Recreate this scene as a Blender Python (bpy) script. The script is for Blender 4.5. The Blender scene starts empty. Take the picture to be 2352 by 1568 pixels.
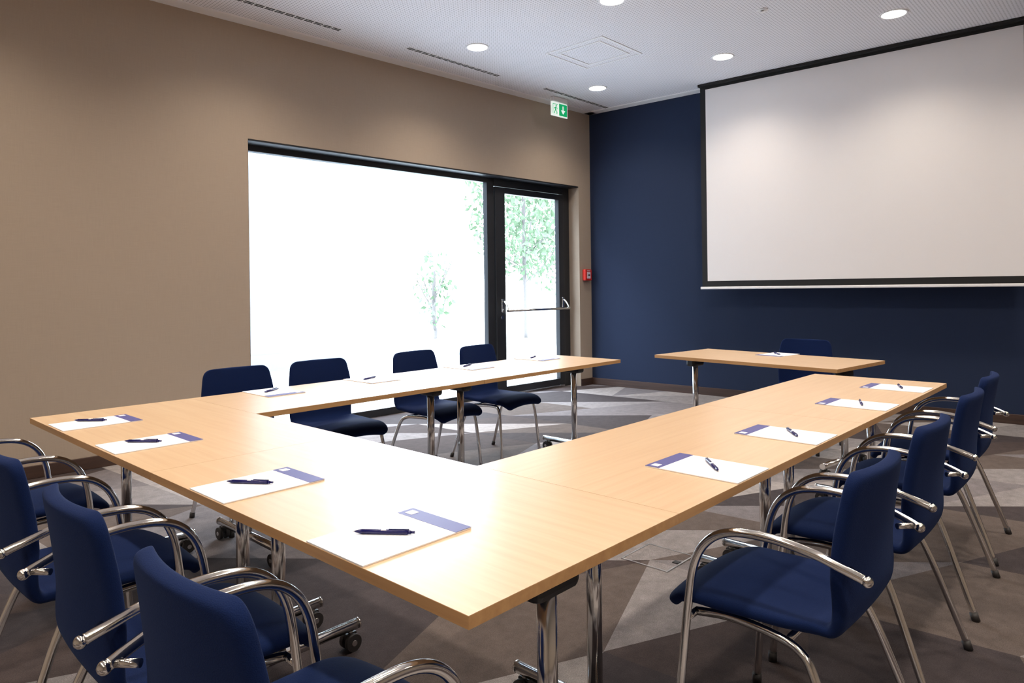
import bpy, bmesh, math, random
from mathutils import Vector, Matrix, Euler
random.seed(4)
scene = bpy.context.scene
COL = scene.collection
CEIL = 3.58

# ------------------------------------------------------------------ materials
def srgb(r, g, b):
    f = lambda c: (c/255/12.92) if c/255 <= .04045 else ((c/255+.055)/1.055)**2.4
    return (f(r), f(g), f(b), 1)

def new_mat(name):
    m = bpy.data.materials.new(name); m.use_nodes = True
    nt = m.node_tree
    return m, nt, nt.nodes['Principled BSDF']

def simple(name, col, rough=.5, metal=0, bump=0, bscale=200, var=0, vscale=5, emis=None, estr=0, sheen=0, coat=0, spec=.5):
    m, nt, b = new_mat(name)
    b.inputs['Base Color'].default_value = col
    b.inputs['Roughness'].default_value = rough
    b.inputs['Metallic'].default_value = metal
    b.inputs['Specular IOR Level'].default_value = spec
    if sheen:
        b.inputs['Sheen Weight'].default_value = sheen
        b.inputs['Sheen Roughness'].default_value = .4
        b.inputs['Sheen Tint'].default_value = (.2, .4, 1, 1)
    if coat:
        b.inputs['Coat Weight'].default_value = coat
        b.inputs['Coat Roughness'].default_value = .2
    tc = nt.nodes.new('ShaderNodeTexCoord')
    if var:
        n = nt.nodes.new('ShaderNodeTexNoise'); n.inputs['Scale'].default_value = vscale
        n.inputs['Detail'].default_value = 6
        nt.links.new(tc.outputs['Object'], n.inputs['Vector'])
        mx = nt.nodes.new('ShaderNodeMix'); mx.data_type = 'RGBA'
        mx.inputs[6].default_value = tuple(c*(1-var) for c in col[:3])+(1,)
        mx.inputs[7].default_value = tuple(min(1, c*(1+var)) for c in col[:3])+(1,)
        nt.links.new(n.outputs['Fac'], mx.inputs[0])
        nt.links.new(mx.outputs[2], b.inputs['Base Color'])
    if bump:
        n2 = nt.nodes.new('ShaderNodeTexNoise'); n2.inputs['Scale'].default_value = bscale
        nt.links.new(tc.outputs['Object'], n2.inputs['Vector'])
        bp = nt.nodes.new('ShaderNodeBump'); bp.inputs['Strength'].default_value = bump
        bp.inputs['Distance'].default_value = .002
        nt.links.new(n2.outputs['Fac'], bp.inputs['Height'])
        nt.links.new(bp.outputs['Normal'], b.inputs['Normal'])
    if emis:
        b.inputs['Emission Color'].default_value = emis
        b.inputs['Emission Strength'].default_value = estr
    return m

def fabric_wall(name, col, amp=.08):
    m, nt, b = new_mat(name)
    b.inputs['Roughness'].default_value = .75
    b.inputs['Specular IOR Level'].default_value = .25
    tc = nt.nodes.new('ShaderNodeTexCoord')
    outs = []
    for sc in ((8, 8, 420), (420, 420, 8)):
        mp = nt.nodes.new('ShaderNodeMapping'); mp.inputs['Scale'].default_value = sc
        nt.links.new(tc.outputs['Object'], mp.inputs['Vector'])
        n = nt.nodes.new('ShaderNodeTexNoise'); n.inputs['Scale'].default_value = 1
        n.inputs['Detail'].default_value = 3
        nt.links.new(mp.outputs[0], n.inputs['Vector']); outs.append(n)
    ad = nt.nodes.new('ShaderNodeMath'); ad.operation = 'ADD'
    nt.links.new(outs[0].outputs['Fac'], ad.inputs[0]); nt.links.new(outs[1].outputs['Fac'], ad.inputs[1])
    mr = nt.nodes.new('ShaderNodeMapRange'); mr.inputs[1].default_value = .6; mr.inputs[2].default_value = 1.4
    nt.links.new(ad.outputs[0], mr.inputs[0])
    mx = nt.nodes.new('ShaderNodeMix'); mx.data_type = 'RGBA'
    mx.inputs[6].default_value = tuple(c*(1-amp) for c in col[:3])+(1,)
    mx.inputs[7].default_value = tuple(c*(1+amp) for c in col[:3])+(1,)
    nt.links.new(mr.outputs[0], mx.inputs[0]); nt.links.new(mx.outputs[2], b.inputs['Base Color'])
    bp = nt.nodes.new('ShaderNodeBump'); bp.inputs['Strength'].default_value = .1; bp.inputs['Distance'].default_value = .001
    nt.links.new(ad.outputs[0], bp.inputs['Height']); nt.links.new(bp.outputs['Normal'], b.inputs['Normal'])
    return m

def wood(name, c1, c2, rough=.36, coat=0.0):
    m, nt, b = new_mat(name)
    tc = nt.nodes.new('ShaderNodeTexCoord')
    mp = nt.nodes.new('ShaderNodeMapping'); mp.inputs['Scale'].default_value = (1.6, 38, 38)
    nt.links.new(tc.outputs['Object'], mp.inputs['Vector'])
    oi = nt.nodes.new('ShaderNodeObjectInfo')
    cmb = nt.nodes.new('ShaderNodeCombineXYZ')
    mu = nt.nodes.new('ShaderNodeMath'); mu.operation = 'MULTIPLY'; mu.inputs[1].default_value = 30
    nt.links.new(oi.outputs['Random'], mu.inputs[0]); nt.links.new(mu.outputs[0], cmb.inputs[0])
    nt.links.new(cmb.outputs[0], mp.inputs['Location'])
    n = nt.nodes.new('ShaderNodeTexNoise'); n.inputs['Scale'].default_value = 1; n.inputs['Detail'].default_value = 8
    n.inputs['Roughness'].default_value = .6; n.inputs['Distortion'].default_value = .3
    nt.links.new(mp.outputs[0], n.inputs['Vector'])
    cr = nt.nodes.new('ShaderNodeValToRGB')
    cr.color_ramp.elements[0].position = .3; cr.color_ramp.elements[0].color = c1
    cr.color_ramp.elements[1].position = .7; cr.color_ramp.elements[1].color = c2
    nt.links.new(n.outputs['Fac'], cr.inputs[0]); nt.links.new(cr.outputs[0], b.inputs['Base Color'])
    b.inputs['Roughness'].default_value = rough
    b.inputs['Coat Weight'].default_value = coat
    b.inputs['Coat Roughness'].default_value = .28
    return m

def carpet():
    m, nt, b = new_mat('carpet_triangles')
    N, L = nt.nodes.new, nt.links.new
    def math_(op, a=None, bb=None):
        n = N('ShaderNodeMath'); n.operation = op
        for i, v in enumerate((a, bb)):
            if v is None: continue
            if isinstance(v, (int, float)): n.inputs[i].default_value = v
            else: L(v, n.inputs[i])
        return n.outputs[0]
    tc = N('ShaderNodeTexCoord')
    mp = N('ShaderNodeMapping'); mp.inputs['Rotation'].default_value = (0, 0, math.radians(24))
    mp.inputs['Location'].default_value = (.37, .2, 0)
    L(tc.outputs['Object'], mp.inputs['Vector'])
    sp = N('ShaderNodeSeparateXYZ'); L(mp.outputs[0], sp.inputs[0])
    Y = math_('DIVIDE', sp.outputs[1], .62)
    X = math_('ADD', math_('DIVIDE', sp.outputs[0], .95), math_('MULTIPLY', Y, .35))
    ix, iy = math_('FLOOR', X), math_('FLOOR', Y)
    fx, fy = math_('FRACT', X), math_('FRACT', Y)
    c0 = N('ShaderNodeCombineXYZ'); L(ix, c0.inputs[0]); L(iy, c0.inputs[1]); c0.inputs[2].default_value = 7.3
    w0 = N('ShaderNodeTexWhiteNoise'); w0.noise_dimensions = '3D'; L(c0.outputs[0], w0.inputs[0])
    sel = math_('GREATER_THAN', w0.outputs[0], .45)
    d1 = math_('GREATER_THAN', math_('ADD', fx, fy), 1.0)
    d2 = math_('GREATER_THAN', fx, fy)
    d = math_('ADD', math_('MULTIPLY', d1, sel), math_('MULTIPLY', d2, math_('SUBTRACT', 1.0, sel)))
    c1 = N('ShaderNodeCombineXYZ'); L(ix, c1.inputs[0]); L(iy, c1.inputs[1]); L(d, c1.inputs[2])
    w1 = N('ShaderNodeTexWhiteNoise'); w1.noise_dimensions = '3D'; L(c1.outputs[0], w1.inputs[0])
    cr = N('ShaderNodeValToRGB'); cr.color_ramp.interpolation = 'CONSTANT'
    cols = [(0, srgb(60, 53, 55)), (.24, srgb(130, 125, 126)), (.42, srgb(90, 80, 76)), (.56, srgb(150, 144, 143)),
            (.72, srgb(114, 109, 112)), (.86, srgb(68, 58, 57))]
    e = cr.color_ramp.elements
    e[0].position, e[0].color = cols[0]; e[1].position, e[1].color = cols[1]
    for p_, c_ in cols[2:]:
        q = e.new(p_); q.color = c_
    L(w1.outputs[0], cr.inputs[0])
    n = N('ShaderNodeTexNoise'); n.inputs['Scale'].default_value = 14; n.inputs['Detail'].default_value = 8; n.inputs['Roughness'].default_value = .75
    L(tc.outputs['Object'], n.inputs['Vector'])
    mr = N('ShaderNodeMapRange'); mr.inputs[1].default_value = .25; mr.inputs[2].default_value = .75; mr.inputs[3].default_value = .68; mr.inputs[4].default_value = 1.28
    L(n.outputs['Fac'], mr.inputs[0])
    n3 = N('ShaderNodeTexNoise'); n3.inputs['Scale'].default_value = 260; n3.inputs['Detail'].default_value = 2
    L(tc.outputs['Object'], n3.inputs['Vector'])
    mr3 = N('ShaderNodeMapRange'); mr3.inputs[1].default_value = .3; mr3.inputs[2].default_value = .7; mr3.inputs[3].default_value = .75; mr3.inputs[4].default_value = 1.25
    L(n3.outputs['Fac'], mr3.inputs[0])
    mm = math_('MULTIPLY', mr.outputs[0], mr3.outputs[0])
    vm = N('ShaderNodeVectorMath'); vm.operation = 'SCALE'; L(cr.outputs[0], vm.inputs[0]); L(mm, vm.inputs['Scale'])
    L(vm.outputs[0], b.inputs['Base Color'])
    b.inputs['Roughness'].default_value = .95; b.inputs['Specular IOR Level'].default_value = .3
    bp = N('ShaderNodeBump'); bp.inputs['Strength'].default_value = .4; bp.inputs['Distance'].default_value = .004
    L(n3.outputs['Fac'], bp.inputs['Height']); L(bp.outputs['Normal'], b.inputs['Normal'])
    return m

def perforated():
    m, nt, b = new_mat('perforated_ceiling')
    N, L = nt.nodes.new, nt.links.new
    tc = N('ShaderNodeTexCoord')
    v = N('ShaderNodeVectorMath'); v.operation = 'SCALE'; v.inputs['Scale'].default_value = 1/.026
    L(tc.outputs['Object'], v.inputs[0])
    f = N('ShaderNodeVectorMath'); f.operation = 'FRACTION'; L(v.outputs[0], f.inputs[0])
    s = N('ShaderNodeVectorMath'); s.operation = 'SUBTRACT'; s.inputs[1].default_value = (.5, .5, .5); L(f.outputs[0], s.inputs[0])
    mu = N('ShaderNodeVectorMath'); mu.operation = 'MULTIPLY'; mu.inputs[1].default_value = (1, 1, 0); L(s.outputs[0], mu.inputs[0])
    ln = N('ShaderNodeVectorMath'); ln.operation = 'LENGTH'; L(mu.outputs[0], ln.inputs[0])
    lt = N('ShaderNodeMath'); lt.operation = 'LESS_THAN'; lt.inputs[1].default_value = .25; L(ln.outputs['Value'], lt.inputs[0])
    mx = N('ShaderNodeMix'); mx.data_type = 'RGBA'
    mx.inputs[6].default_value = (.86, .86, .91, 1); mx.inputs[7].default_value = (.50, .50, .54, 1)
    L(lt.outputs[0], mx.inputs[0]); L(mx.outputs[2], b.inputs['Base Color'])
    b.inputs['Roughness'].default_value = .9
    return m

def glass_mat():
    m = bpy.data.materials.new('window_glass'); m.use_nodes = True
    nt = m.node_tree; nt.nodes.clear()
    o = nt.nodes.new('ShaderNodeOutputMaterial'); t = nt.nodes.new('ShaderNodeBsdfTransparent')
    t.inputs[0].default_value = (.98, .99, .99, 1)
    g = nt.nodes.new('ShaderNodeBsdfGlossy'); g.inputs['Roughness'].default_value = .02
    lw_ = nt.nodes.new('ShaderNodeLayerWeight'); lw_.inputs[0].default_value = .5
    pw = nt.nodes.new('ShaderNodeMath'); pw.operation = 'POWER'; pw.inputs[1].default_value = 5
    nt.links.new(lw_.outputs['Facing'], pw.inputs[0])
    ma = nt.nodes.new('ShaderNodeMath'); ma.operation = 'MULTIPLY_ADD'; ma.inputs[1].default_value = .92; ma.inputs[2].default_value = .04
    nt.links.new(pw.outputs[0], ma.inputs[0])
    mx = nt.nodes.new('ShaderNodeMixShader')
    nt.links.new(ma.outputs[0], mx.inputs[0]); nt.links.new(t.outputs[0], mx.inputs[1]); nt.links.new(g.outputs[0], mx.inputs[2])
    nt.links.new(mx.outputs[0], o.inputs[0])
    return m

M = {}
M['beige'] = fabric_wall('beige_wallcovering', srgb(172, 157, 142), .06)
M['navy_wall'] = fabric_wall('navy_wallcovering', srgb(33, 45, 71), .08)
M['white'] = simple('white_paint', (.88, .88, .90, 1), .6)
M['ceil'] = perforated()
M['carpet'] = carpet()
M['base'] = wood('baseboard_wood', srgb(52, 37, 32), srgb(74, 53, 45), .5)
M['top'] = wood('beech_laminate', srgb(200, 167, 131), srgb(212, 183, 149), .33, .35)
M['edge'] = wood('beech_edge', srgb(176, 134, 90), srgb(196, 154, 106), .4)
M['chrome'] = simple('polished_chrome', (.72, .71, .70, 1), .14, 1)
M['steel'] = simple('satin_steel', (.55, .55, .56, 1), .35, 1)
M['black'] = simple('black_plastic', (.015, .015, .017, 1), .45)
M['rubber'] = simple('dark_rubber', (.03, .028, .03, 1), .6)
M['frame'] = simple('dark_aluminium_frame', (.018, .02, .025, 1), .4)
M['fabric'] = simple('navy_upholstery', (.0018, .0105, .058, 1), .95, 0, .5, 500, .2, 300, sheen=.05, spec=.2)
M['paper'] = simple('paper_white', (.86, .86, .9, 1), .55, coat=.0)
M['band'] = simple('notepad_band', srgb(74, 74, 134), .5)
M['mark'] = simple('notepad_mark', (.75, .75, .85, 1), .5)
M['pen'] = simple('pen_navy', srgb(24, 24, 88), .25)
M['screen'] = simple('projection_fabric', (.84, .82, .83, 1), .85)
M['screenblack'] = simple('screen_border', (.006, .006, .007, 1), .7)
M['glass'] = glass_mat()
M['slot'] = simple('slot_dark', (.03, .03, .03, 1), .8)
M['lamp'] = simple('downlight_emitter', (1, 1, 1, 1), .5, emis=(1, .95, .88, 1), estr=14)
M['green'] = simple('exit_green', srgb(0, 150, 90), .5, emis=srgb(0, 165, 100), estr=.5)
M['signwhite'] = simple('exit_white', (.9, .95, .92, 1), .5, emis=(.9, 1, .95, 1), estr=.4)
M['red'] = simple('alarm_red', srgb(205, 40, 28), .4)
M['paving'] = simple('paving', (.50, .52, .54, 1), .9, var=.15, vscale=2)
M['bark'] = simple('bark', (.11, .10, .10, 1), .9)
M['leaf'] = simple('leaves', (.085, .135, .075, 1), .7)
M['grass'] = simple('lawn', (.36, .40, .37, 1), .9, var=.2, vscale=4)
M['sky_blocker'] = simple('sky_blocker_pale', (.17, .19, .205, 1), .9, var=.05, vscale=1)  # for the added wall that holds back sky light

# ------------------------------------------------------------------ mesh helpers
class MB:
    def __init__(s): s.bm = bmesh.new(); s.mats = []
    def mi(s, m):
        if m not in s.mats: s.mats.append(m)
        return s.mats.index(m)
    def box(s, lo, hi, mat, bev=0, seg=2, smooth=False):
        t = bmesh.new(); bmesh.ops.create_cube(t, size=1)
        for v in t.verts:
            v.co = Vector([(lo[i]+hi[i])/2+v.co[i]*(hi[i]-lo[i]) for i in range(3)])
        if bev: bmesh.ops.bevel(t, geom=t.edges[:], offset=bev, segments=seg, affect='EDGES', profile=.5)
        s.merge(t, mat, smooth); return s
    def merge(s, t, mat, smooth=False, matrix=None):
        k = s.mi(mat); mp = {}
        for v in t.verts:
            mp[v] = s.bm.verts.new(matrix @ v.co if matrix else v.co)
        for f in t.faces:
            try:
                nf = s.bm.faces.new([mp[v] for v in f.verts]); nf.material_index = k; nf.smooth = smooth
            except ValueError: pass
        t.free()
    def cyl(s, a, b_, r, mat, r2=None, n=20, smooth=True):
        a, b_ = Vector(a), Vector(b_); t = bmesh.new()
        bmesh.ops.create_cone(t, cap_ends=True, segments=n, radius1=r, radius2=r if r2 is None else r2, depth=(b_-a).length)
        q = Vector((0, 0, 1)).rotation_difference((b_-a).normalized()).to_matrix().to_4x4()
        k = s.mi(mat); mp = {}
        mt = Matrix.Translation((a+b_)/2) @ q
        for v in t.verts: mp[v] = s.bm.verts.new(mt @ v.co)
        for f in t.faces:
            nf = s.bm.faces.new([mp[v] for v in f.verts]); nf.material_index = k; nf.smooth = smooth and len(f.verts) == 4
        t.free(); return s
    def sphere(s, c, r, mat, sc=(1, 1, 1)):
        t = bmesh.new(); bmesh.ops.create_uvsphere(t, u_segments=16, v_segments=10, radius=r)
        for v in t.verts: v.co = Vector(c)+Vector([v.co[i]*sc[i] for i in range(3)])
        s.merge(t, mat, True); return s
    def tube(s, pts, r, mat, n=12, res=6):
        P = [Vector(p) for p in pts]
        if len(P) > 2:
            Q = []
            E = [P[0]*2-P[1]]+P+[P[-1]*2-P[-2]]
            for i in range(1, len(E)-2):
                for j in range(res):
                    t = j/res; a, b_, c, d = E[i-1:i+3]
                    Q.append(.5*((2*b_)+(c-a)*t+(2*a-5*b_+4*c-d)*t*t+(-a+3*b_-3*c+d)*t**3))
            Q.append(P[-1]); P = Q
        k = s.mi(mat); rings = []; up = None
        for i, p in enumerate(P):
            T = (P[min(i+1, len(P)-1)]-P[max(i-1, 0)]).normalized()
            if up is None: up = T.orthogonal().normalized()
            up = (up-T*up.dot(T)).normalized(); w = T.cross(up)
            rings.append([s.bm.verts.new(p+r*(math.cos(2*math.pi*j/n)*up+math.sin(2*math.pi*j/n)*w)) for j in range(n)])
        for i in range(len(rings)-1):
            for j in range(n):
                f = s.bm.faces.new((rings[i][j], rings[i][(j+1) % n], rings[i+1][(j+1) % n], rings[i+1][j]))
                f.smooth = True; f.material_index = k
        for rg in (rings[0][::-1], rings[-1]):
            f = s.bm.faces.new(rg); f.material_index = k
        return s
    def poly(s, pts, mat, smooth=False):
        f = s.bm.faces.new([s.bm.verts.new(p) for p in pts]); f.material_index = s.mi(mat); f.smooth = smooth; return s
    def mesh(s, name):
        bmesh.ops.recalc_face_normals(s.bm, faces=s.bm.faces[:])
        me = bpy.data.meshes.new(name); s.bm.to_mesh(me); s.bm.free()
        for m in s.mats: me.materials.append(m)
        return me

def obj(name, me, loc=(0, 0, 0), rot=0, parent=None):
    o = bpy.data.objects.new(name, me); COL.objects.link(o)
    o.location = loc; o.rotation_euler = (0, 0, rot)
    if parent: o.parent = parent
    return o
def empty(name, loc=(0, 0, 0), rot=0):
    o = obj(name, None, loc, rot); o.empty_display_size = .2; return o

# ------------------------------------------------------------------ room frames
C0 = Vector((6.69, 4.67, 0))
ANG_L = math.atan2(-.0413, .9991)
ANG_B = math.atan2(-.9988, .049)
SL = 10.2; TB = 9.0
OP0, OP1, OPZ = .24, 4.65, 2.60   # opening in the left wall

w = MB()
w.box((-OP0, 0, 0), (.3, .3, CEIL), M['beige'])
w.box((-OP1, 0, OPZ), (-OP0, .3, CEIL), M['beige'])
w.box((-SL-.2, 0, 0), (-OP1, .3, CEIL), M['beige'])
obj('wall_left', w.mesh('wall_left'), C0, ANG_L)
w = MB().box((0, 0, 0), (TB+.2, .2, CEIL), M['navy_wall'])
obj('wall_back', w.mesh('wall_back'), C0, ANG_B)
w = MB().box((-3.7, -4.6, 0), (-3.5, 5.09, CEIL), M['beige']); obj('wall_rear', w.mesh('wall_rear'))
w = MB().box((-3.5, -4.5, 0), (7.13, -4.3, CEIL), M['beige']); obj('wall_right', w.mesh('wall_right'))
w = MB().box((-3.8, -4.6, -.15), (7.4, 5.1, 0), M['carpet']); obj('floor', w.mesh('floor'))
w = MB().box((-3.8, -4.6, CEIL), (7.4, 5.4, CEIL+.2), M['ceil']); obj('ceiling', w.mesh('ceiling'))
w = MB().box((-SL, -.13, CEIL-.012), (0, 0, CEIL), M['white']); obj('trim_1', w.mesh('trim_1'), C0, ANG_L)
w = MB().box((0, -.13, CEIL-.012), (TB, 0, CEIL), M['white']); obj('trim_2', w.mesh('trim_2'), C0, ANG_B)
w = MB().box((-OP0+.0, -.016, 0), (0, 0, .09), M['base'], .003)
w.box((-SL, -.016, 0), (-OP1, 0, .09), M['base'], .003)
obj('baseboard_left', w.mesh('baseboard_left'), C0, ANG_L)
w = MB().box((0.0, -.016, 0), (TB, 0, .09), M['base'], .003)
obj('baseboard_back', w.mesh('baseboard_back'), C0, ANG_B)
w = MB().box((-3.5, -4.3, 0), (7.1, -4.284, .09), M['base']); obj('baseboard_right', w.mesh('baseboard_right'))

# ------------------------------------------------------------------ window + door (left wall frame)
def lw(name): return empty(name, C0, ANG_L)
GY0, GY1 = .17, .24
win = lw('window_1')
f = MB()
f.box((-OP1, GY0, 0), (-OP1+.08, GY1, OPZ), M['frame'], .004)
f.box((-1.71, GY0, 0), (-1.602, GY1, OPZ), M['frame'], .004)
f.box((-OP1, GY0, 2.53), (-1.602, GY1, OPZ), M['frame'], .004)
f.box((-OP1, GY0, 0), (-1.602, GY1, .075), M['frame'], .004)
f.box((-OP1, GY0-.165, 2.585), (-1.602, GY0+.01, 2.6), M['frame'])
obj('frame', f.mesh('window_frame'), parent=win)
g = MB().poly([(-OP1+.07, .205, .07), (-1.70, .205, .07), (-1.70, .205, 2.535), (-OP1+.07, .205, 2.535)], M['glass']); obj('glass', g.mesh('window_glass'), parent=win)
door = lw('door_1')
f = MB()
f.box((-OP0-.12, GY0, 0), (-OP0, GY1, OPZ), M['frame'], .004)
f.box((-1.60, GY0, 2.50), (-OP0-.12, GY1, OPZ), M['frame'], .004)
f.box((-1.60, GY0-.165, 2.585), (-OP0, GY0+.01, 2.6), M['frame'])
f.box((-1.60, GY0, 0), (-OP0-.12, GY1, .02), M['steel'])
obj('door_frame', f.mesh('door_frame'), parent=door)
f = MB(); a, b_ = -1.592, -OP0-.127
f.box((a, GY0-.02, .025), (a+.155, GY1-.02, 2.492), M['frame'], .005)
f.box((b_-.10, GY0-.02, .025), (b_, GY1-.02, 2.492), M['frame'], .005)
f.box((a+.15, GY0-.02, .025), (b_-.09, GY1-.02, .11), M['frame'], .003)
f.box((a+.15, GY0-.02, 2.42), (b_-.09, GY1-.02, 2.492), M['frame'], .003)
obj('leaf', f.mesh('door_leaf'), parent=door)
g = MB().poly([(a+.145, .193, .1), (b_-.09, .193, .1), (b_-.09, .193, 2.43), (a+.145, .193, 2.43)], M['glass']); obj('glass', g.mesh('door_glass'), parent=door)
h = MB(); yb = GY0-.02
for x in (a+.085, b_-.05):
    h.box((x-.018, yb-.022, 1.0), (x+.018, yb, 1.16), M['chrome'], .006)
    h.tube([(x, yb-.01, 1.13), (x, yb-.05, 1.12), (x, yb-.10, 1.06), (x, yb-.115, 1.02)], .012, M['chrome'])
h.tube([(a+.07, yb-.115, 1.02), (b_-.035, yb-.115, 1.02)], .016, M['chrome'])
h.cyl((a+.085, yb-.012, .94), (a+.085, yb, .94), .022, M['chrome'])
obj('panic_bar', h.mesh('panic_bar'), parent=door)

# ------------------------------------------------------------------ exterior
g = MB().box((-30, 5.3, -.2), (45, 60, -.03), M['grass']); obj('lawn_ground', g.mesh('lawn_ground'))
g = MB().box((-8, 5.0, -.12), (12, 9.3, -.02), M['paving']); obj('terrace_paving', g.mesh('terrace_paving'))
g = MB()  # added wall, dims the sky behind the left panes to shift the tabletop sheen
g.box((-8, 9.8, -.05), (6.4, 10.2, 7.0), M['sky_blocker'])
g.box((-8, 9.75, 6.9), (6.5, 10.25, 7.05), M['sky_blocker'])
g.box((-8, 9.78, -.05), (6.42, 9.8, .25), M['sky_blocker'])
obj('sky_blocker_wall', g.mesh('sky_blocker_wall'))
def tree(name, loc, hgt, cr, n, seed, zc):
    rnd = random.Random(seed); root = empty(name, loc)
    t = MB(); t.tube([(0, 0, -.05), (.03, .02, zc*.5), (-.03, 0, zc), (.02, .05, hgt*.8)], .05, M['bark'], 10)
    for k in range(8):
        an = k*.8; z0 = zc*.75+k*.12
        t.tube([(0, 0, z0), (math.cos(an)*cr*.4, math.sin(an)*cr*.4, z0+.4), (math.cos(an)*cr*.8, math.sin(an)*cr*.8, z0+.9)], .015, M['bark'], 6)
    obj('trunk', t.mesh('trunk'), parent=root)
    l = MB()
    for k in range(n):
        while True:
            v = Vector((rnd.uniform(-1, 1), rnd.uniform(-1, 1), rnd.uniform(-1, 1)))
            if .2 < v.length < 1: break
        c = Vector((v.x*cr, v.y*cr, zc+(hgt-zc)*.5+v.z*(hgt-zc)*.62)); s = rnd.uniform(.06, .12)
        R = Euler((rnd.uniform(0, 6), rnd.uniform(0, 6), rnd.uniform(0, 6))).to_matrix()
        l.poly([c+R @ Vector(p)*s for p in ((-1, 0, 0), (-.2, -.5, .1), (1, 0, 0), (-.2, .5, .1))], M['leaf'])
    obj('foliage', l.mesh('foliage'), parent=root)
tree('garden_tree', (12.9, 11.4, 0), 5.2, 1.6, 2800, 1, 1.9)
tree('garden_shrub', (11.4, 13.3, 0), 2.2, .6, 180, 2, .4)
tree('garden_tree', (17.0, 13.5, 0), 5.6, 2.0, 2200, 3, 1.5)

# ------------------------------------------------------------------ ceiling fittings
def downlight(p, q, e=74):
    r = empty('downlight', (p, q, CEIL))
    m = MB(); n = 40
    rin, rout = .092, .112
    prof = [(rout, 0), (rout-.003, -.006), (rin+.003, -.006), (rin, -.001)]
    for k in range(n):
        a0, a1 = 2*math.pi*k/n, 2*math.pi*(k+1)/n
        for (r0, z0), (r1, z1) in zip(prof, prof[1:]):
            m.poly([(r0*math.cos(a0), r0*math.sin(a0), z0), (r0*math.cos(a1), r0*math.sin(a1), z0),
                    (r1*math.cos(a1), r1*math.sin(a1), z1), (r1*math.cos(a0), r1*math.sin(a0), z1)], M['white'], True)
    obj('ring', m.mesh('downlight_ring'), parent=r)
    m = MB().cyl((0, 0, -.0035), (0, 0, -.0005), .094, M['lamp'], n=40); obj('lens', m.mesh('downlight_lens'), parent=r)
    ld = bpy.data.lights.new('downlight_lamp', 'SPOT'); ld.energy = e; ld.spot_size = math.radians(140); ld.spot_blend = 1
    ld.shadow_soft_size = .08; ld.color = (1, .87, .72)
    lo = bpy.data.objects.new('lamp', ld); COL.objects.link(lo); lo.parent = r; lo.location = (0, 0, -.03)
for p in (-2.0, -.05, 1.9, 3.84, 5.77):
    for q in (3.87, 2.33, .78, -.78, -2.4):
        downlight(p, q, 58 if p > 5 else 78)

def slot(p0, p1, q):
    m = MB()
    m.box((p0, q-.03, CEIL-.004), (p1, q+.03, CEIL-.0002), M['white'])
    n = 14; L_ = (p1-p0)/n
    for i in range(n):
        for dq in (-.013, .013):
            m.box((p0+i*L_+.006, q+dq-.008, CEIL-.0055), (p0+(i+1)*L_-.006, q+dq+.008, CEIL-.003), M['slot'])
    obj('air_slot_diffuser', m.mesh('air_slot_diffuser'))
for p0, q in ((-.5, 4.46), (1.44, 4.41), (3.38, 4.345), (5.33, 4.30)): slot(p0, p0+1.245, q)
m = MB()
for (lo, hi) in (((4.43, 2.85), (5.11, 3.53)), ((4.52, 2.94), (5.02, 3.44))):
    for bx in ((lo[0], lo[1], hi[0], lo[1]+.018), (lo[0], hi[1]-.018, hi[0], hi[1]), (lo[0], lo[1]+.018, lo[0]+.018, hi[1]-.018), (hi[0]-.018, lo[1]+.018, hi[0], hi[1]-.018)):
        m.box((bx[0], bx[1], CEIL-.005), (bx[2], bx[3], CEIL), M['white'])
obj('ceiling_access_panel', m.mesh('ceiling_access_panel'))
m = MB().cyl((0, 0, -.006), (0, 0, 0), .045, M['white'], n=28).cyl((0, 0, -.018), (0, 0, -.006), .012, M['steel']).cyl((0, 0, -.022), (0, 0, -.018), .02, M['white'])
obj('sprinkler_head', m.mesh('sprinkler_head'), (4.89, 1.55, CEIL))

# exit sign: hangs from ceiling, faces the room
sg = lw('exit_sign'); cx, cy = -.889, -.25
m = MB()
m.box((cx-.13, cy-.03, CEIL-.055), (cx+.13, cy+.03, CEIL), M['white'], .006)
m.box((cx-.145, cy-.008, CEIL-.225), (cx+.145, cy+.008, CEIL-.055), M['signwhite'], .002)
obj('housing', m.mesh('exit_housing'), parent=sg)
m = MB(); yf = cy-.0095; z0 = CEIL-.14
def P2(pts, mat, y=yf):
    m.poly([(cx+x, y, z0+z) for x, z in pts], mat)
P2([(-.01, -.072), (.135, -.072), (.135, .072), (-.01, .072)], M['green'])
P2([(-.125, -.06), (-.118, -.06), (-.118, .06), (-.125, .06)], M['green'])
P2([(-.125, .06), (-.03, .06), (-.03, .053), (-.125, .053)], M['green'])
n = 12
P2([(-.062+.011*math.cos(2*math.pi*k/n), .037+.011*math.sin(2*math.pi*k/n)) for k in range(n)], M['green'], yf-.0005)
P2([(-.078, .024), (-.056, .024), (-.062, -.012), (-.084, -.012)], M['green'])
P2([(-.084, -.012), (-.072, -.012), (-.090, -.058), (-.104, -.058)], M['green'])
P2([(-.074, -.010), (-.062, -.010), (-.044, -.036), (-.056, -.040)], M['green'], yf-.0004)
P2([(-.056, -.036), (-.044, -.036), (-.046, -.060), (-.058, -.060)], M['green'])
P2([(-.058, .022), (-.052, .014), (-.026, -.002), (-.030, .010)], M['green'], yf-.0003)
P2([(-.078, .024), (-.074, .014), (-.098, -.002), (-.104, .006)], M['green'], yf-.0003)
P2([(.052, .050), (.072, .050), (.072, -.005), (.052, -.005)], M['signwhite'], yf-.0006)
P2([(.022, -.002), (.062, -.050), (.102, -.002)], M['signwhite'], yf-.0007)
obj('pictogram', m.mesh('exit_pictogram'), parent=sg)

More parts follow.
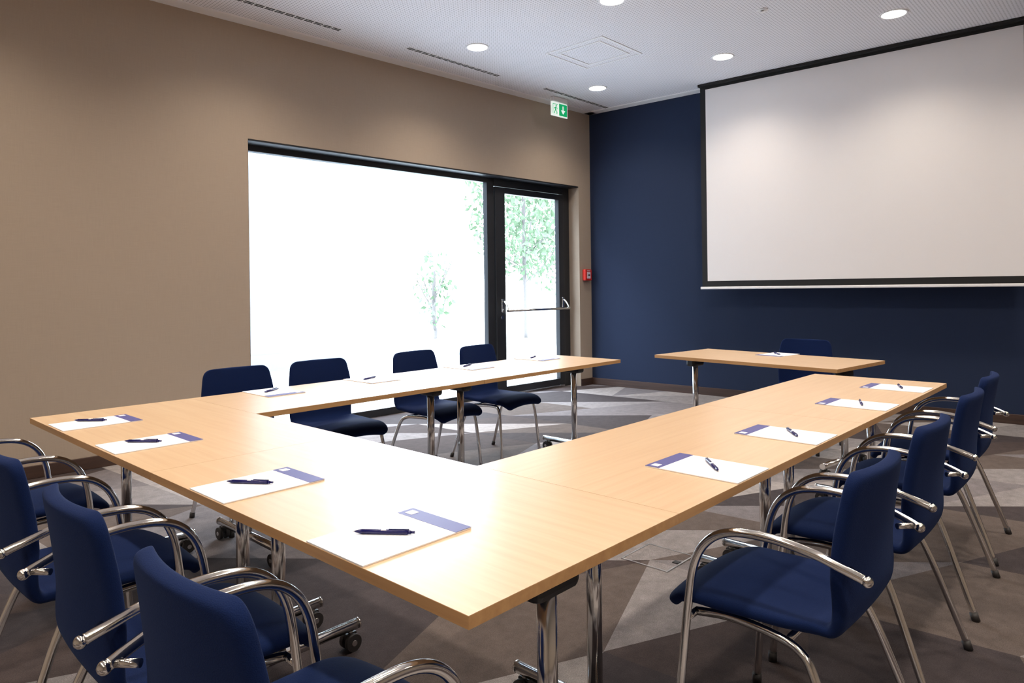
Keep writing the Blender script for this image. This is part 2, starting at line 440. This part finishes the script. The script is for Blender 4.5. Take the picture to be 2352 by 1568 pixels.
# fire alarm call point
fa = lw('fire_alarm_call_point')
m = MB().box((-.185, -.055, 1.375), (-.055, 0, 1.52), M['red'], .008)
m.box((-.155, -.059, 1.40), (-.085, -.054, 1.485), M['mark'], .002)
m.cyl((-.12, -.064, 1.445), (-.12, -.058, 1.445), .012, M['black'])
for dx in (-1, 1):
    m.poly([(-.12+dx*.026, -.0595, 1.455), (-.12+dx*.026, -.0595, 1.435), (-.12+dx*.015, -.0595, 1.445)], M['black'])
m.box((-.155, -.057, 1.495), (-.085, -.054, 1.507), M['mark'])
obj('case', m.mesh('call_point_case'), parent=fa)

# ------------------------------------------------------------------ projection screen (back wall frame)
ps = empty('projection_screen', C0, ANG_B)
t0, t1, yS = 1.68, 4.74, -.24
zb = 1.275
m = MB()
m.box((t0, yS-.002, zb), (t1, yS+.002, CEIL-.02), M['screenblack'])
m.box((t0-.01, yS-.05, CEIL-.03), (t1+.01, yS+.06, CEIL-.001), M['screenblack'], .004)
obj('border', m.mesh('screen_border'), parent=ps)
m = MB().box((t0+.065, yS-.0045, zb+.065), (t1-.065, yS-.0025, CEIL-.06), M['screen']); obj('fabric', m.mesh('screen_fabric'), parent=ps)
m = MB().box((t0-.02, yS-.014, zb-.028), (t1+.02, yS+.014, zb), M['white'], .006); obj('weight_bar', m.mesh('screen_bar'), parent=ps)

# floor box
m = MB()
for bx in ((1.96, .78, 2.21, .788), (1.96, 1.022, 2.21, 1.03), (1.96, .788, 1.968, 1.022), (2.202, .788, 2.21, 1.022)):
    m.box((bx[0], bx[1], 0), (bx[2], bx[3], .004), M['steel'])
m.box((1.968, .788, 0), (2.202, 1.022, .002), M['carpet'])
m.box((2.07, .79, .002), (2.10, .82, .006), M['black'], .001)
obj('floor_outlet_box', m.mesh('floor_outlet_box'))

# ------------------------------------------------------------------ tables
TH = .74
def table_meshes(L_, W_):
    hl, hw = L_/2-.0004, W_/2-.0004
    t = MB().box((-hl, -hw, TH-.024), (hl, hw, TH), M['edge'], .0006, 1)
    t.box((-hl+.0003, -hw+.0003, TH-.0005), (hl-.0003, hw-.0003, TH+.0004), M['top'])
    top = t.mesh('table_top')
    f = MB()
    f.box((-hl+.16, -.03, TH-.064), (hl-.16, .03, TH-.026), M['steel'], .003)
    for sx in (-1, 1):
        x = sx*(hl-.125)
        f.cyl((x, 0, .085), (x, 0, TH-.03), .0225, M['chrome'], n=28)
        f.box((x-.045, -.16, TH-.05), (x+.045, .16, TH-.0245), M['black'], .01)
        f.box((x-.04, -.075, TH-.11), (x+.04, .075, TH-.045), M['black'], .018)
        f.tube([(x, -hw+.045, .085), (x, hw-.045, .085)], .019, M['chrome'], 16)
        for sy in (-1, 1):
            ye = sy*(hw-.045)
            f.cyl((x, ye-sy*.002, .085), (x, ye+sy*.004, .085), .0195, M['chrome'])
            yc = ye-sy*.03
            f.cyl((x, yc, .045), (x, yc, .078), .008, M['steel'])
            f.cyl((x-.026, yc, .031), (x-.008, yc, .031), .030, M['rubber'], n=24)
            f.cyl((x+.008, yc, .031), (x+.026, yc, .031), .030, M['rubber'], n=24)
            f.box((x-.009, yc-.022, .03), (x+.009, yc+.022, .062), M['black'], .004)
            f.cyl((x-.028, yc, .031), (x+.028, yc, .031), .010, M['steel'])
    return top, f.mesh('table_underframe')
cache = {}
def table(cp, cq, L_, W_, rot):
    k = (L_, W_)
    if k not in cache: cache[k] = table_meshes(L_, W_)
    r = empty('conference_table', (cp, cq, 0), rot)
    obj('table_top', cache[k][0], parent=r); obj('underframe', cache[k][1], parent=r)
H90 = math.pi/2
W = .70
table(.35, .705, 1.41, W, H90)
table(.35, 2.115, 1.41, W, H90)
for q in (.35, 2.82-.35):
    table(.70+.7225, q, 1.445, W, 0)
    table(.70+.7225*3, q, 1.445, W, 0)
table(4.344, 1.347, 1.46, .74, H90-math.radians(6.7))

# ------------------------------------------------------------------ notepads and pens
def pad_mesh():
    m = MB().box((-.105, -.1485, 0), (.105, .1485, .0035), M['paper'], .0004, 1)
    m.box((-.105, .100, .0032), (.105, .1485, .0041), M['band'])
    m.box((-.092, .112, .004), (-.066, .137, .0045), M['mark'])
    return m.mesh('notepad')
def pen_mesh():
    m = MB(); r = .0054
    m.cyl((-.05, 0, r), (.055, 0, r), r, M['pen'], n=16)
    m.cyl((-.05, 0, r), (-.066, 0, r), r, M['pen'], r2=.0018, n=16)
    m.cyl((-.066, 0, r), (-.071, 0, r), .0012, M['steel'], r2=.0006, n=8)
    m.cyl((.055, 0, r), (.062, 0, r), .0042, M['pen'], n=16)
    m.cyl((.062, 0, r), (.071, 0, r), .003, M['pen'], n=12)
    m.box((.012, -.0016, 2*r+.0004), (.058, .0016, 2*r+.002), M['pen'], .0004)
    m.box((.052, -.0016, r), (.058, .0016, 2*r+.002), M['pen'])
    m.box((-.005, -.0035, 2*r-.0015), (.006, .0035, 2*r+.0001), M['mark'])
    return m.mesh('ballpoint_pen')
PM, QM = pad_mesh(), pen_mesh()
ZT = TH+.0006
def pad(p, q, rot, a=None, b_=None):
    o = obj('notepad', PM, (p, q, ZT), rot)
    if a:
        c = ((a[0]+b_[0])/2, (a[1]+b_[1])/2); an = math.atan2(b_[1]-a[1], b_[0]-a[0])
        obj('ballpoint_pen', QM, (c[0], c[1], ZT+.0037), an)
R = -H90
pad(.1500, .410, R, (.093, .475), (.181, .363))
pad(.1520, 1.025, R, (.093, 1.10), (.175, .985))
pad(.1560, 1.850, R, (.094, 1.915), (.178, 1.815))
pad(.1560, 2.450, R, (.099, 2.54), (.190, 2.44))
pad(1.13, .1510, 0, (1.09, .09), (1.20, .19))
pad(1.74, .1530, 0, (1.70, .09), (1.82, .18))
pad(2.575, .157, 0, (2.53, .12), (2.66, .17))
pad(3.23, .160, 0, (3.19, .12), (3.31, .17))
pad(1.077, 2.665, math.pi, (1.02, 2.66), (1.14, 2.73))
pad(1.72, 2.665, math.pi, (1.66, 2.67), (1.79, 2.72))
pad(2.535, 2.668, math.pi, (2.50, 2.69), (2.63, 2.74))
pad(3.26, 2.668, math.pi, (3.22, 2.70), (3.34, 2.75))
pad(4.60, 1.34, H90-math.radians(6.7), (4.56, 1.30), (4.66, 1.39))

# ------------------------------------------------------------------ chairs
def shell_mesh():
    prof = [(.250, .412), (.230, .442), (.17, .463), (.08, .462), (-.02, .450), (-.11, .440), (-.17, .446), (-.205, .475),
            (-.218, .53), (-.222, .60), (-.229, .68), (-.241, .76), (-.256, .84)]
    P = [Vector((0, y, z)) for y, z in prof]; Q = []
    E = [P[0]*2-P[1]]+P+[P[-1]*2-P[-2]]
    for i in range(1, len(E)-2):
        for j in range(5):
            t = j/5; a, b_, c, d = E[i-1:i+3]
            Q.append(.5*((2*b_)+(c-a)*t+(2*a-5*b_+4*c-d)*t*t+(-a+3*b_-3*c+d)*t**3))
    Q.append(P[-1])
    S = [0]
    for a, b_ in zip(Q, Q[1:]): S.append(S[-1]+(b_-a).length)
    Lt = S[-1]
    def at(s):
        s = max(0, min(Lt, s))
        for i in range(len(S)-1):
            if s <= S[i+1]+1e-9:
                f_ = (s-S[i])/(S[i+1]-S[i]); return Q[i].lerp(Q[i+1], f_)
        return Q[-1]
    r = .045
    rows = [r*(1-math.cos(math.radians(a))) for a in (0, 30, 60, 90)]
    rows = rows+[r+(Lt-2*r)*k/26 for k in range(1, 26)]+[Lt-x for x in rows[::-1]]
    K = [(0, .218), (.15, .230), (.38, .224), (.50, .208), (.62, .218), (.80, .220), (1, .200)]
    def hw(s):
        u = min(1, s/Lt)
        for (u0, w0), (u1, w1) in zip(K, K[1:]):
            if u <= u1:
                f_ = (u-u0)/(u1-u0); f_ = f_*f_*(3-2*f_); wd = w0+(w1-w0)*f_; break
        d = max(0, min(s, Lt-s))
        if d < r: wd -= r*(1-math.sqrt(max(0, 1-(1-d/r)**2)))
        return wd
    n = 14; th = .017
    def pt(s, x):
        c = at(s); u = s/Lt; v = c.copy(); v.x = x*hw(s)
        if u > .5: v.y += .026*x*x*min(1, (u-.5)/.2)
        else: v.z += (-.018 if u < .2 else -.018+.034*min(1, (u-.2)/.25))*x*x
        return v
    bm = bmesh.new(); A = []; B = []
    xs = [math.sin((-1+2*k/n)*math.pi/2)*.5+(-1+2*k/n)*.5 for k in range(n+1)]
    for s in rows:
        T = (at(s+.006)-at(s-.006)).normalized(); Nn = Vector((0, T.z, -T.y))
        ra, rb = [], []
        for x in xs:
            v = pt(s, x); d = min(s, Lt-s); ex = hw(s)*(1-abs(x))
            h = th*(.62 if (d < 1e-6 or ex < 1e-6) else 1)
            ra.append(bm.verts.new(v+Nn*h)); rb.append(bm.verts.new(v-Nn*h))
        A.append(ra); B.append(rb)
    R_ = len(rows)
    for i in range(R_-1):
        for k in range(n):
            bm.faces.new((A[i][k], A[i][k+1], A[i+1][k+1], A[i+1][k]))
            bm.faces.new((B[i][k], B[i+1][k], B[i+1][k+1], B[i][k+1]))
        bm.faces.new((A[i][0], A[i+1][0], B[i+1][0], B[i][0]))
        bm.faces.new((A[i][n], B[i][n], B[i+1][n], A[i+1][n]))
    for k in range(n):
        bm.faces.new((A[0][k], B[0][k], B[0][k+1], A[0][k+1]))
        bm.faces.new((A[-1][k], A[-1][k+1], B[-1][k+1], B[-1][k]))
    bmesh.ops.recalc_face_normals(bm, faces=bm.faces[:])
    me = bpy.data.meshes.new('shell_cage'); bm.to_mesh(me); bm.free()
    me.materials.append(M['fabric'])
    return me
SH = shell_mesh()
_o = obj('tmp', SH)
md = _o.modifiers.new('ss', 'SUBSURF'); md.levels = 2; md.render_levels = 2
bpy.context.view_layer.update()
SHELL = bpy.data.meshes.new_from_object(_o.evaluated_get(bpy.context.evaluated_depsgraph_get()))
SHELL.name = 'upholstered_shell'
for pl in SHELL.polygons: pl.use_smooth = True
bpy.data.objects.remove(_o)
def chair_frame(arms):
    m = MB(); r = .0115; ch = M['chrome']
    for s in (-1, 1):
        if arms:
            m.tube([(s*.262, .205, .012), (s*.255, .185, .25), (s*.25, .165, .45), (s*.25, .145, .56), (s*.25, .105, .625),
                    (s*.25, .04, .66), (s*.25, -.06, .668), (s*.248, -.16, .655), (s*.243, -.225, .635), (s*.236, -.272, .618)], r, ch)
            m.cyl((s*.236, -.262, .620), (s*.196, -.228, .620), .008, ch)
            m.sphere((s*.236, -.275, .617), .0135, ch)
            m.tube([(s*.25, .168, .405), (s*.20, .168, .405)], .010, ch)
            m.tube([(s*.262, -.275, .012), (s*.245, -.215, .18), (s*.225, -.155, .34), (s*.215, -.12, .392), (s*.205, -.05, .412),
                    (s*.20, .07, .418), (s*.20, .168, .405)], r, ch)
        else:
            m.tube([(s*.235, .205, .012), (s*.222, .185, .25), (s*.212, .165, .38), (s*.205, .12, .415), (s*.20, .0, .412), (s*.205, -.09, .402),
                    (s*.215, -.145, .36), (s*.235, -.215, .18), (s*.25, -.275, .012)], r, ch)
        fx = .262 if arms else .235; rx = .262 if arms else .25
        m.cyl((s*fx, .2055, 0), (s*fx, .205, .03), .0145, M['rubber'], n=14)
        m.cyl((s*rx, -.277, 0), (s*rx, -.268, .03), .0145, M['rubber'], n=14)
    m.tube([(-.20, .10, .415), (.20, .10, .415)], .009, ch)
    m.tube([(-.205, -.08, .408), (.205, -.08, .408)], .009, ch)
    return m.mesh('chair_frame_arms' if arms else 'chair_frame')
CF = {True: chair_frame(True), False: chair_frame(False)}
def chair(p, q, ang, arms=True):
    r = empty('conference_chair', (p, q, 0), ang-H90)
    obj('upholstered_shell', SHELL, parent=r); obj('tube_frame', CF[arms], parent=r)
D = math.radians
for p, q, a in ((1.125, -.09, 0), (1.81, -.075, 0), (2.59, -.05, 1), (3.26, -.01, 2)): chair(p, q, D(90+a))
for p, q, a in ((-.11, .31, 1), (-.11, .91, -1), (-.11, 1.59, 0), (-.10, 2.50, 2)): chair(p, q, D(a))
for p, q, a in ((1.105, 2.93, -1), (1.64, 2.92, -3), (2.44, 2.90, 4), (3.07, 2.89, 5)): chair(p, q, D(-90+a), False)
chair(4.78, 1.27, D(180), False)

# ------------------------------------------------------------------ light + camera
wd = bpy.data.worlds.new('overcast_sky'); scene.world = wd; wd.use_nodes = True
bg = wd.node_tree.nodes['Background']; bg.inputs[0].default_value = (.77, .88, 1, 1); bg.inputs[1].default_value = 13
pl = bpy.data.lights.new('window_portal', 'AREA'); pl.shape = 'RECTANGLE'; pl.size = 4.3; pl.size_y = 2.5
pl.cycles.is_portal = True
po = bpy.data.objects.new('window_portal', pl); COL.objects.link(po)
RL = Matrix.Rotation(ANG_L, 4, 'Z')
po.matrix_world = Matrix.Translation(C0) @ RL @ Matrix.Translation((-(OP0+OP1)/2, .29, 1.3)) @ Matrix.Rotation(-H90, 4, 'X')

cam = bpy.data.cameras.new('camera'); co = bpy.data.objects.new('camera', cam); COL.objects.link(co)
cam.sensor_width = 36; cam.lens = 1600/2352*36; cam.shift_y = -123/2352; cam.clip_start = .02
co.matrix_world = Matrix.Translation((-.802, -.854, 1.29)) @ Matrix.Rotation(D(-47.1), 4, 'Z') @ Matrix.Rotation(H90, 4, 'X') @ Matrix.Rotation(-.0125, 4, 'Z')
scene.camera = co
scene.view_settings.view_transform = 'Standard'
scene.view_settings.exposure = .5
